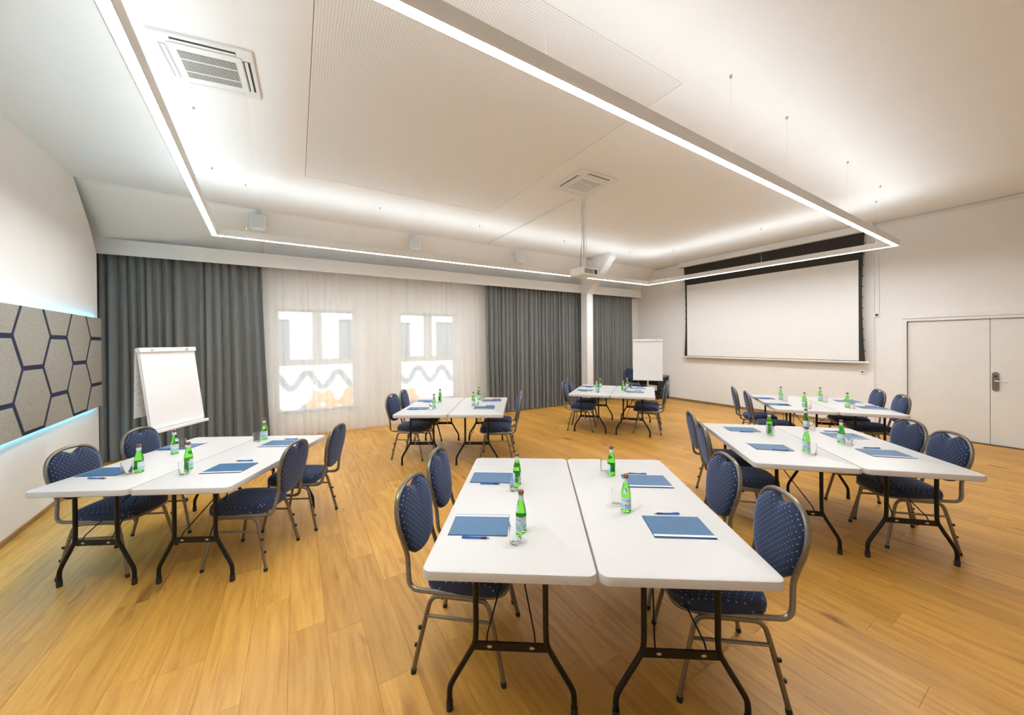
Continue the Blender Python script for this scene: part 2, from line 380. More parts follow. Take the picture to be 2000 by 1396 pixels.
# double door in the right wall
dr = struct(obj('door_1', (lambda b: (box(b, XR-.012, XR+.10, DY1, DY1+.05, 0, DZ+.05), box(b, XR-.012, XR+.10, DY0-.05, DY0, 0, DZ+.05), box(b, XR-.012, XR+.10, DY0, DY1, DZ, DZ+.05), b)[-1])(B()), DOORM))
obj('lintel_board', bbox(XR-.03, XR, DY0-.05, DY1+.06, DZ+.05, DZ+.115, .004, 1), WALL, dr)
SEAM = 1.007
l1 = obj('door_leaf', bbox(XR+.025, XR+.07, SEAM+.0025, DY1-.0015, .006, DZ-.004, .003, 1), DOORM, dr)
l2 = obj('door_leaf', bbox(XR+.025, XR+.07, DY0+.004, SEAM-.0025, .006, DZ-.004, .003, 1), DOORM, dr)
bm = B(); n = 14; pts = []
for k in range(n): a = pi*k/(n-1); pts.append((.034*cos(a), .118+.034*sin(a)))
for k in range(n): a = pi+pi*k/(n-1); pts.append((.034*cos(a), -.118+.034*sin(a)))
poly(bm, [Vector((XR+.026, .955+a, 1.03+b)) for a, b in pts], (-.018, 0, 0))
hp = obj('lock_plate', bm, noise_mat('brushed_dark_steel', (.24, .22, .19), .1, 80, .45, metal=.8), l2)
bm = B(); poly(bm, [Vector((XR+.0079, .955+.016*cos(2*pi*k/16), 1.115+.016*sin(2*pi*k/16))) for k in range(16)], (-.002, 0, 0)); obj('card_reader', bm, DARK, hp)
bm = B(); tube(bm, spline([(XR+.01, .955, 1.04), (XR-.03, .955, 1.04), (XR-.042, .94, 1.04), (XR-.042, .82, 1.038)], 4), .009, 8); obj('lever_handle', bm, STEEL, hp, True)

# ------------------------------------------------------------------ windows and the yard behind them
def window(n, x0, x1):
    w = struct(obj('window_%d' % n, (lambda b: ([box(b, *q) for q in ((x0, x0+.06, YB+.1, YB+.17, WZ0, WZ1), (x1-.06, x1, YB+.1, YB+.17, WZ0, WZ1), (x0+.06, x1-.06, YB+.1, YB+.17, WZ0, WZ0+.05), (x0+.06, x1-.06, YB+.1, YB+.17, WZ1-.05, WZ1), (x0+.06, x1-.06, YB+.1, YB+.17, 1.315, 1.43))], b)[-1])(B()), SILL))
    mx = (x0+x1)/2
    obj('mullion', bbox(mx-.085, mx+.085, YB+.1, YB+.17, 1.43, WZ1-.05), SILL, w)
    for a, b, c, d in ((x0+.06, mx-.085, 1.43, WZ1-.05), (mx+.085, x1-.06, 1.43, WZ1-.05), (x0+.06, x1-.06, WZ0+.05, 1.315)):
        obj('pane', bbox(a, b, YB+.13, YB+.136, c, d), PANE, w)
    obj('sill', bbox(x0-.02, x1+.02, YB-.04, YB+.1, WZ0-.03, WZ0, .004, 1), SILL, w)
window(1, *W1); window(2, *W2)
nb = thing('neighbouring_building', 'white rendered building with grey windows seen through the sheer curtain', 'building', (0, 13, -1.5))
obj('wall', bbox(-14, 22, 0, .4, 0, 9), FACADE, nb)
for x0, x1, z0, z1 in ((-1.2, -.18, 1.24, 2.62), (1.2, 2.3, 1.24, 2.66), (3.0, 3.5, 1.24, 2.6), (4.5, 5.8, 1.24, 2.64)):
    f = obj('window', bbox(x0, x1, -.03, 0, z0+1.5, z1+1.5), FGLASS, nb)
    obj('shutter_box', bbox(x0-.04, x1+.04, -.09, -.03, z1+1.36, z1+1.52), FACADE, f)
mw = thing('mural_wall', 'low yard wall painted with blue-grey waves and orange blossoms, outside window', 'wall', (0, 11, -1.5))
obj('wall', bbox(-9, 14, 0, .25, 0, 2.62), MURALW, mw)
obj('coping', bbox(-9, 14, -.05, .3, 2.62, 2.70), FACADE, mw)
for zc, nm in ((.765, 0), (-.12, 1)):
    bm = B(); pts = []
    P = [(X/40., zc+1.5+.2*cos(2*pi*(X/40.-.239)/.745)) for X in range(-60 if not nm else -60, 180 if not nm else 16)]
    topv = []; botv = []
    for i, (X, z) in enumerate(P):
        dx, dz = (P[min(i+1, len(P)-1)][0]-P[max(i-1, 0)][0], P[min(i+1, len(P)-1)][1]-P[max(i-1, 0)][1]); l = hypot(dx, dz)
        topv.append((bm.verts.new((X-dz/l*.07, -.006, z+dx/l*.07)))); botv.append(bm.verts.new((X+dz/l*.07, -.006, z-dx/l*.07)))
    for i in range(len(P)-1): bm.faces.new([topv[i], botv[i], botv[i+1], topv[i+1]])
    obj('painted_wave', bm, MURALB, mw)
for cx, cz, r in ((.6, .1, .36), (1.38, .14, .36), (2.9, .05, .3)):
    bm = B(); poly(bm, [Vector((cx+r*(1+.12*cos(6*a))*cos(a), -.004, cz+1.5+r*(1+.12*cos(6*a))*sin(a))) for a in [2*pi*k/48 for k in range(48)]], (0, -.006, 0)); f = obj('painted_blossom', bm, MURALO, mw)
    bm = B(); poly(bm, [Vector((cx+.06*cos(a), -.012, cz+1.5+.06*sin(a))) for a in [2*pi*k/20 for k in range(20)]], (0, -.004, 0)); obj('blossom_centre', bm, MURALW, f)
tag(obj('yard_ground', bbox(-14, 22, YB+.4, 13.2, -1.6, -1.5), GROUND), 'grey paved yard between the room and the white building', 'ground')

# ------------------------------------------------------------------ curtains
def curtain(name, x0, x1, pitch, amp, mt, label, seed, flare=(0, 0), yc=7.69, z1=3.255, rz=None):
    rnd = random.Random(seed); n = int((x1-x0)/pitch*12); nz = 14; z0 = .012
    cells = []; t = 0
    while t < n+40: w = rnd.uniform(.65, 1.4)*12; cells.append((t, w, rnd.uniform(.55, 1.15), rnd.uniform(-1, 1))); t += w
    bm = B(); grid = []
    for j in range(nz+1):
        h = j/nz; z = z0+(z1-z0)*h; rowv = []; ci = 0
        for i in range(n+1):
            while i >= cells[ci][0]+cells[ci][1]: ci += 1
            c = cells[ci]; ph = (i-c[0])/c[1]
            a = amp*c[2]*(.62+.38*(1-h)+.06*sin(3*h+c[3]*4))
            X = x0+(x1-x0)*i/n
            X += flare[0]*(1-h)**1.6*(1-i/n)**6+flare[1]*(1-h)**1.6*(i/n)**6+c[3]*.018*(1-h)+.012*sin(2*pi*ph+c[3])
            rowv.append(bm.verts.new((X, yc-a*cos(2*pi*ph)+.012*c[3]*sin(5*h), z)))
        grid.append(rowv)
    for j in range(nz):
        for i in range(n): bm.faces.new([grid[j][i], grid[j][i+1], grid[j+1][i+1], grid[j+1][i]])
    return tag(obj(name, bm, mt, None, True), label, 'curtain', 'curtains along the window wall')
curtain('drape', -2.75, -.5, .11, .058, CURT, 'wide grey drape in folds behind the flip chart beside the hexagon panel', 3, (0, .10))
curtain('drape', 3.90, 6.74, .11, .058, CURT, 'grey drape hanging between the sheer curtain and the white timber post', 5, (.04, .03))
curtain('drape', 6.96, 9.02, .11, .058, CURT, 'narrow grey drape right of the white timber post behind the far flip chart', 9, (0, 0))
curtain('sheer_curtain', -.56, 3.96, .15, .030, SHEER, 'translucent white sheer curtain across the two windows', 11, (.04, .04), yc=7.80)

# ------------------------------------------------------------------ hexagon felt panel with blue light on the left wall
wd = Vector((-sin(AL), cos(AL), 0)); wn = Vector((cos(AL), sin(AL), 0)); wo = Vector((XL0, 0, 0))
def wp(s, z, d): return wo+wd*s+wn*d+Vector((0, 0, z))
hx = thing('acoustic_panel', 'navy acoustic wall panel with grey-beige felt hexagons and blue backlight', 'wall panel', wp(4.6, .905, .0))
HM = Matrix.Translation(-wp(4.6, .905, .0))
HZ0, HZ1, HS0, HS1 = .905, 2.11, 1.9, 7.22
bm = B(); poly(bm, [wp(s, z, .035) for s, z in ((HS0, HZ0), (HS1, HZ0), (HS1, HZ1), (HS0, HZ1))], wn*.02); bmesh.ops.transform(bm, matrix=HM, verts=bm.verts[:]); obj('backing_board', bm, FELTB, hx)
bm = B()
for z in (HZ0+.012, HZ1-.03): poly(bm, [wp(s, zz, .012) for s, zz in ((HS0+.02, z), (HS1-.02, z), (HS1-.02, z+.018), (HS0+.02, z+.018))], wn*.012)
bmesh.ops.transform(bm, matrix=HM, verts=bm.verts[:]); obj('light_strip', bm, LED, hx)
def clip(pts, k, v, s):
    out = []
    for i, p in enumerate(pts):
        q = pts[(i+1) % len(pts)]; a = (p[k]-v)*s >= 0; b = (q[k]-v)*s >= 0
        if a: out.append(p)
        if a != b: t = (v-p[k])/(q[k]-p[k]); out.append((p[0]+(q[0]-p[0])*t, p[1]+(q[1]-p[1])*t))
    return out
for c in range(-6, 5):
    for r_ in range(-2, 3):
        cs = 5.37+.555*c; cz = (1.835 if c % 2 == 0 else 1.522)+.613*r_
        pts = [(cs-.335, cz), (cs-.177, cz-.284), (cs+.177, cz-.284), (cs+.335, cz), (cs+.177, cz+.284), (cs-.177, cz+.284)]
        pts = clip(clip(clip(clip(pts, 0, HS0, 1), 0, HS1, -1), 1, HZ0, 1), 1, HZ1, -1)
        if len(pts) < 3: continue
        ar = abs(sum(p[0]*q[1]-q[0]*p[1] for p, q in zip(pts, pts[1:]+pts[:1])))/2
        if ar < .004: continue
        mx = sum(p[0] for p in pts)/len(pts); mz = sum(p[1] for p in pts)/len(pts)
        bm = B(); a = [bm.verts.new(HM@wp(p[0], p[1], .055)) for p in pts]; b = [bm.verts.new(HM@wp(p[0], p[1], .0585)) for p in pts]
        t = [bm.verts.new(HM@wp(p[0]+(mx-p[0])*.015, p[1]+(mz-p[1])*.015, .0605)) for p in pts]; n = len(pts)
        for i in range(n):
            bm.faces.new([a[i], a[(i+1) % n], b[(i+1) % n], b[i]]); bm.faces.new([b[i], b[(i+1) % n], t[(i+1) % n], t[i]])
        bm.faces.new(t); bm.faces.new(a[::-1]); bmesh.ops.recalc_face_normals(bm, faces=bm.faces[:])
        obj('felt_hexagon', bm, FELT, hx)

# ------------------------------------------------------------------ suspended luminaire
LZB, LZT, LW = 3.19, 3.282, .066
lc = [Vector((-.955, 6.17, 0)), Vector((7.93, 6.25, 0)), Vector((8.11, 1.70, 0)), Vector((-.68, 1.53, 0))]
lum = thing('suspended_luminaire', 'large rectangular white light frame hanging on wires below the ceiling', 'ceiling light', (3.6, 3.9, LZB))
LO = Vector((3.6, 3.9, LZB))
cen = sum(lc, Vector())/4
def inset(d):
    out = []
    for i in range(4):
        p, a, b = lc[i], lc[i-1], lc[(i+1) % 4]; u = (a-p).normalized(); v = (b-p).normalized()
        out.append(p+(u+v)*(d/abs(u.cross(v).z)))
    return out
hw = LW
for i in range(4):
    j = (i+1) % 4; o_, n_ = inset(0), inset(hw)
    o1, n1 = inset(.007), inset(hw-.007)
    def slab(A, Bb, z0, z1):
        bm = B(); poly(bm, [Vector((*q.xy, z0))-LO for q in (A[i], A[j], Bb[j], Bb[i])], (0, 0, z1-z0)); return bm
    bm = slab(o_, o1, LZB, LZT)
    for A, Bb, z0, z1 in ((n1, n_, LZB, LZT), (o1, n1, LZB+.012, LZT-.012)):
        t = slab(A, Bb, z0, z1); me = bpy.data.meshes.new('t'); t.to_mesh(me); t.free(); bm.from_mesh(me); bpy.data.meshes.remove(me)
    obj('housing', bm, WHITE, lum)
    obj('diffuser', slab(o1, n1, LZB+.001, LZB+.011), DIFF, lum)
    obj('uplight_strip', slab(o1, n1, LZT-.011, LZT-.004), UPL, lum)
def wire(x, y, zt=None):
    zt = zt or CEILZ
    bm = B(); tube(bm, [(x-LO.x, y-LO.y, LZT-LO.z-.002), (x-LO.x, y-LO.y, zt-LO.z)], .0009, 5); w = obj('suspension_wire', bm, PLASTIC, lum)
    bm = B(); tube(bm, [(x-LO.x, y-LO.y, zt-.022-LO.z), (x-LO.x, y-LO.y, zt-LO.z)], .011, 10); obj('ceiling_cap', bm, STEEL, w)
    bm = B(); tube(bm, [(x-LO.x, y-LO.y, LZT-LO.z), (x-LO.x, y-LO.y, LZT+.025-LO.z)], .006, 8); obj('wire_clamp', bm, STEEL, w)
def zleft(x, y): t = (XF(y)-x)/(XF(y)-XL(y)); return CEILZ-(CEILZ-LZ)*max(0, t)
for x in (-.35, 1.2, 3.16, 4.23, 5.96, 7.32): wire(x, 1.565+.0193*x+.02, zleft(x, 1.6))
for y in (2.1, 4.35, 5.72): x = -.65-.0605*(y-1.53)+.03; wire(x, y, zleft(x, y))
for x in (-.58, 1.2, 3.02, 5.1, 7.2): wire(x, 6.165+.009*x, zleft(x, 6.1))
for y in (1.95, 3.6, 5.5): wire(8.075-.0396*(y-1.7), y)

# ------------------------------------------------------------------ ceiling cassettes
def cassette(name, label, loc, tilt=0, wa=.66, rz=0, slots='kkgk', rec=None):
    t = thing(name, label, 'air conditioner', loc, rz, 'ceiling air-conditioning cassettes'); t.rotation_euler = (0, tilt, rz)
    h = wa/2; obj('face_plate', bbox(-h, h, -h, h, -.028, 0, .006, 1), PLASTIC, t)
    g = .19
    obj('intake_panel', bbox(-g-.03, g+.03, -g-.03, g+.03, -.034, -.028, .003, 1), PLASTIC, t)
    bm = B(); box(bm, -g+.015, g-.015, -g+.035, g-.035, -.0352, -.034); gr = obj('grille_recess', bm, rec or DARK, t)
    bm = B()
    for k in range(34): x = -g+.02+k*(2*g-.04)/33; box(bm, x-.0021, x+.0021, -g+.035, g-.035, -.0385, -.0353)
    for y in (-.07, .07): box(bm, -g+.015, g-.015, y-.006, y+.006, -.0392, -.0386)
    o = obj('grille_slats', bm, PLASTIC, gr); o['kind'] = 'stuff'
    for k in range(4):
        M = Matrix.Rotation(k*pi/2, 4, 'Z')
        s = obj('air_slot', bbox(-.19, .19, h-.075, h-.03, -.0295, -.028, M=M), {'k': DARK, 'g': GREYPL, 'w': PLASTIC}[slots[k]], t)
        obj('louvre', bbox(-.188, .188, h-.066, h-.044, -.034, -.0297, .001, 1, M=M), PLASTIC, s)
    return t
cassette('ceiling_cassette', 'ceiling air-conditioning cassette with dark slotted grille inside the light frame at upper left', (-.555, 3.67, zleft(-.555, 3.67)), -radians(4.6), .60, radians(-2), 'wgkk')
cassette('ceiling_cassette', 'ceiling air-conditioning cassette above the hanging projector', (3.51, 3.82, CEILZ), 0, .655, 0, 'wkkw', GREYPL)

# ------------------------------------------------------------------ projector with pole, ceiling conduit
pj = thing('projector', 'white projector hanging from the ceiling on a thin pole', 'projector', (3.88, 4.25, CEILZ))
bm = B(); tube(bm, [(0, 0, 0), (0, 0, -.92)], .012, 10); obj('pole', bm, PLASTIC, pj, True)
obj('ceiling_bracket', bbox(-.05, .05, -.05, .05, -.02, 0, .004, 1), PLASTIC, pj)
R_ = Matrix.Rotation(radians(4), 4, 'Z')
bd = obj('body', bbox(-.17, .17, -.15, .15, -1.215, -1.09, .02, 2, M=R_), PLASTIC, pj, True)
obj('mount_plate', bbox(-.08, .08, -.08, .08, -1.09, -1.07, .004, 1, M=R_), STEEL, pj)
obj('yoke', bbox(-.022, .022, -.022, .022, -1.07, -.90, .004, 1, M=R_), PLASTIC, pj)
bm = B()
for k in range(9): box(bm, -.14+k*.022, -.128+k*.022, -.1512, -.15, -1.19, -1.12, R_)
obj('vent', bm, DARK, bd)
bm = B(); tube(bm, [R_@Vector((.168, .06, -1.15)), R_@Vector((.185, .06, -1.15))], .04, 16); obj('lens', bm, BLACKG, bd)
obj('rear_port', bbox(.07, .13, -.1515, -.15, -1.19, -1.12, M=R_), DARK, bd)
for k, (dx, dy) in enumerate(((-.03, .02), (-.055, .0), (.02, -.03))):
    bm = B(); tube(bm, spline([(dx*.4, dy*.4, -.02), (dx, dy, -.25), (dx*.5, dy, -.5), (dx*1.2, dy*1.2, -.8), (dx*1.8, dy, -1.0), (dx*1.5, dy*1.5, -1.088)], 5), .004, 6); obj('cable', bm, CABLE if k == 0 else PLASTIC, pj, True)
tag(obj('cable_duct', bbox(3.72, 3.75, 4.32, 7.22, CEILZ-.025, CEILZ-.001, .003, 1), PLASTIC), 'thin white cable duct along the ceiling behind the projector', 'cable duct')

# ------------------------------------------------------------------ loudspeakers on the slope
for x, lab in ((-.52, 'white loudspeaker on the slope above the left grey drape'), (2.07, 'white loudspeaker above the second window of the sheer curtain'), (4.56, 'white loudspeaker above the middle grey drape')):
    t = thing('loudspeaker', lab, 'loudspeaker', (x, 7.27, 3.725), 0, 'loudspeakers above the curtains')
    M = Matrix.Rotation(radians(-18), 4, 'X')
    bm = B(); poly(bm, [Vector((a, b, -.15)) for a, b in ((-.11, -.09), (.11, -.09), (.085, .08), (-.085, .08))], (0, 0, .29)); bmesh.ops.bevel(bm, geom=bm.edges[:], offset=.016, segments=2, affect='EDGES'); bmesh.ops.transform(bm, matrix=M, verts=bm.verts[:])
    obj('cabinet', bm, PLASTIC, t, True)
    obj('grille', bbox(-.088, .088, -.096, -.0895, -.125, .115, .003, 1, M=M), noise_mat('speaker_grille', (.66, .67, .66), .05, 250, .7), t)
    bm = B(); tube(bm, [M@Vector((0, 0, .135)), Vector((0, .03, .165)), Vector((0, .06, .183))], .013, 8); obj('bracket', bm, PLASTIC, t, True)

# ------------------------------------------------------------------ projection screen
sc = thing('projection_screen', 'large white projection screen with black border lowered in front of the right wall', 'projection screen', (XR-.12, 4.37, 1.26))
X0 = XR-.12
def L3(p): return Vector(p)-Vector((X0, 4.37, 1.26))
obj('case', (lambda b: (box(b, -.08, .10, -2.03, 2.05, 3.815-1.26, 3.955-1.26), b)[1])(B()), WHITE, sc)
yl, yr_ = 6.29-4.37, 2.457-4.37
Lp = []; Rp = []
for k in range(13):
    t = k/12; z = .03+(3.815-1.26-.03)*t; s = .045*4*t*(1-t)
    if t > .8: s *= 1
    Lp.append((yl-s-.01, z)); Rp.append((yr_+s+.01, z))
bm = B(); poly(bm, [Vector((0, y, z)) for y, z in Lp+Rp[::-1]], (.004, 0, 0)); obj('black_border', bm, SCREENB, sc)
obj('white_surface', bbox(-.003, -.0005, 2.56-4.37, 6.19-4.37, 1.306-1.26, 3.295-1.26), SCREENW, sc)
bm = B(); tube(bm, [(0, yr_-.05, .012), (0, yl+.05, .012)], .022, 10); obj('bottom_bar', bm, WHITE, sc, True)
for pts, sg in ((Lp, 1), (Rp, -1)):
    for k in range(1, 12):
        y, z = pts[k]; obj('tension_tab', bbox(-.003, .007, min(y, y+sg*.02), max(y, y+sg*.02), z-.008, z+.008), SCREENB, sc)
    bm = B(); tube(bm, [(0, y+sg*(.022+.02*abs(2*k/12-1)), z) for k, (y, z) in enumerate(pts)], .002, 5); obj('tension_cord', bm, WHITE, sc)
# wall sockets and conduit
t = thing('wall_socket', 'small square wall socket beside the right edge of the screen', 'socket', (XR, 2.327, 2.196))
obj('plate', bbox(-.022, 0, -.042, .042, -.045, .045, .006, 1), PLASTIC, t); obj('insert', bbox(-.0235, -.0222, -.02, .02, -.02, .02), DARK, t)
bm = B(); tube(bm, [(-.008, .035, .05), (-.008, .035, 1.16)], .006, 6); obj('conduit', bm, PLASTIC, t); bm = B(); tube(bm, [(-.008, -.03, .05), (-.008, -.03, 1.16)], .006, 6); obj('conduit', bm, PLASTIC, t)
t = thing('wall_socket', 'small wall socket below the lower right corner of the screen', 'socket', (XR, 2.535, 1.08))
obj('plate', bbox(-.02, 0, -.042, .042, -.042, .042, .006, 1), PLASTIC, t); obj('insert', bbox(-.0215, -.0202, -.014, .014, -.014, .014), DARK, t)

# ------------------------------------------------------------------ flip charts
def flipchart(label, a, b, zb, zt, lean, page):
    """a, b: bottom corners of the board on the floor plan; the board leans back by `lean`"""
    a = Vector((*a, 0)); b = Vector((*b, 0)); w = (b-a).length; u = (b-a).normalized(); nrm = Vector((u.y, -u.x, 0))   # nrm looks at the audience
    c = (a+b)/2; t = thing('flip_chart', label, 'flip chart', (c.x, c.y, 0), math.atan2(u.y, u.x), 'flip charts')
    # local frame: x along the board, -y towards the audience
    h = zt-zb; ang = math.atan2(lean, h); Lb = hypot(lean, h); M = Matrix.Translation((0, 0, zb))@Matrix.Rotation(-ang, 4, 'X')
    bd = obj('board', bbox(-w/2, w/2, 0, .018, 0, Lb, .003, 1, M=M), PLASTIC, t)
    obj('paper_pad', bbox(-w/2+.006, w/2-.006, -.012, -.0005, .035, Lb-.035, M=M), PAPER, t)
    obj('clamp_bar', bbox(-w/2-.005, w/2+.005, -.028, .02, Lb-.045, Lb+.005, .006, 2, M=M), PLASTIC, t)
    obj('pen_tray', bbox(-w/2, w/2, -.06, 0, -.012, .022, .005, 1, M=M), PLASTIC, t)
    for x in (-.035, .035): obj('clamp_screw', bbox(x*6-.012, x*6+.012, -.034, -.028, Lb-.032, Lb-.012, M=M), STEEL, t)
    tp = M@Vector((0, .02, Lb*.55)); bm = B(); tube(bm, [(0, tp.y+.02, tp.z), (0, .03+lean*.1, .45), (0, .02, .06)], .019, 12); obj('post', bm, PLASTIC, t, True)
    for k in range(5):
        q = 2*pi*k/5+.3; bm = B(); tube(bm, [(0, .02, .075), (.28*cos(q), .02+.28*sin(q), .045)], .014, 8); lg = obj('foot_arm', bm, PLASTIC, t, True)
        bm = B(); tube(bm, [(.28*cos(q)-.012, .02+.28*sin(q), .024), (.28*cos(q)+.012, .02+.28*sin(q), .024)], .024, 12, caps=True); obj('castor', bm, RUBBER, lg)
    if page:
        y = M@Vector((0, 0, Lb)); bm = B(); poly(bm, [Vector((x, y.y+.03+dy, z)) for x, z, dy in ((-w/2+.006, y.z, 0), (w/2-.006, y.z, 0), (w/2-.006, y.z-.72, .02), (-w/2+.006, y.z-.74, .02))], (0, .004, 0)); pg = obj('turned_page', bm, PAPER, t)
        bm = B(); rn = random.Random(2)
        for k in range(34):
            x = -w/2+.02+rn.random()*.12; z = y.z-.30-rn.random()*.36; l = .01+rn.random()*.03; q = rn.random()*pi
            tube(bm, [(x, y.y+.0285+.02*(y.z-z)/.74, z), (x+l*cos(q), y.y+.0285+.02*(y.z-z)/.74, z+l*sin(q))], .0012, 4)
        obj('handwriting', bm, SCRIB, pg)
    return t
flipchart('flip chart with blank pad, a scribbled page turned over, before the left drape', (-1.329, 5.212), (-.99, 5.793), .80, 1.70, .125, True)
flipchart('flip chart with blank white pad standing in the far corner before the narrow drape', (7.037, 5.998), (7.451, 5.472), .79, 1.765, .10, False)

# ------------------------------------------------------------------ dark media cabinet in the far corner
md = thing('media_cabinet', 'low dark media cabinet with wooden top against the right wall in the far corner', 'cabinet', (9.34, 7.05, 0))
obj('top', bbox(-.26, .26, -.22, .85, .66, .69, .004, 1), WOODT, md)
for x, y in ((-.24, -.20), (.22, -.20), (-.24, .80), (.22, .80)): obj('leg', bbox(x, x+.03, y, y+.03, 0, .66), BLACKG, md)
obj('lower_shelf', bbox(-.24, .25, -.20, .83, .08, .10), WOODT, md)
obj('equipment_box', bbox(-.20, .20, -.16, .76, .44, .62, .006, 1), BLACKG, md)
obj('equipment_box', bbox(-.18, .18, -.22, .26, .10, .24, .006, 1), BLACKG, md)
obj('upper_shelf', bbox(-.24, .25, -.20, .83, .42, .44), BLACKG, md)
obj('white_panel', bbox(-.22, -.20, -.16, .2, .26, .42), WHITE, md)

# ------------------------------------------------------------------ folding tables
def table_proto(w, l):
    t = bpy.data.objects.new('folding_table', None); COL.objects.link(t); t.empty_display_size = .1
    bm = B(); n = 7; rc = .045; hw, hl = w/2, l/2
    prof = [(-.006, .695), (0, .700), (0, .728), (-.003, .7365), (-.012, .74)]
    rings = []
    for d, z in prof:
        ring = []
        for cx, cy, a0 in ((hw-rc, hl-rc, 0), (-hw+rc, hl-rc, pi/2), (-hw+rc, -hl+rc, pi), (hw-rc, -hl+rc, 3*pi/2)):
            for k in range(n): a = a0+pi/2*k/(n-1); ring.append(bm.verts.new((cx+(rc+d)*cos(a), cy+(rc+d)*sin(a), z)))
        rings.append(ring)
    for A, C_ in zip(rings, rings[1:]):
        for k in range(len(A)): bm.faces.new([A[k], A[(k+1) % len(A)], C_[(k+1) % len(A)], C_[k]])
    bm.faces.new(rings[-1]); bm.faces.new(rings[0][::-1])
    obj('tabletop', bm, TABLE, t, True)
    for s in (-1, 1):
        yl_ = s*(hl-.135); q = w/.775
        for x in (-1, 1):
            bm = B(); tube(bm, spline([(x*.165*q, yl_, .70), (x*.165*q, yl_, .50), (x*.167*q, yl_, .35), (x*.185*q, yl_, .295), (x*.275*q, yl_, .145), (x*.293*q, yl_, .10), (x*.295*q, yl_, .05), (x*.295*q, yl_, .012)], 3), .0135, 10)
            lg = obj('leg', bm, TLEG, t, True)
            bm = B(); tube(bm, [(x*.295*q, yl_, 0), (x*.295*q, yl_, .045)], .0165, 10); obj('foot_cap', bm, RUBBER, lg, True)
        bar = obj('crossbar', bbox(-.185*q, .185*q, yl_-.006, yl_+.006, .29, .332, .003, 1), TLEG, t)
        for x in (-.1, .1):
            bm = B(); poly(bm, [Vector((x*q+.012*cos(2*pi*k/10), yl_+.0065, .311+.007*sin(2*pi*k/10))) for k in range(10)], (0, -.0130, 0)); obj('slot', bm, STEEL, bar)
        ya = yl_-s*.36
        for x in (-1, 1):
            bm = B(); tube(bm, [(x*.115*q, yl_, .325), (x*.112*q, yl_-s*.02, .355), (x*.012, ya, .60)], .0042, 6); obj('brace_rod', bm, TLEG, t)
        bm = B(); tube(bm, [(0, ya, .60), (0, ya-s*.10, .69)], .010, 8); obj('brace_hinge', bm, TLEG, t)
        obj('leg_hinge_plate', bbox(-.19*q, .19*q, yl_-.02, yl_+.02, .686, .698), TLEG, t)
    return t
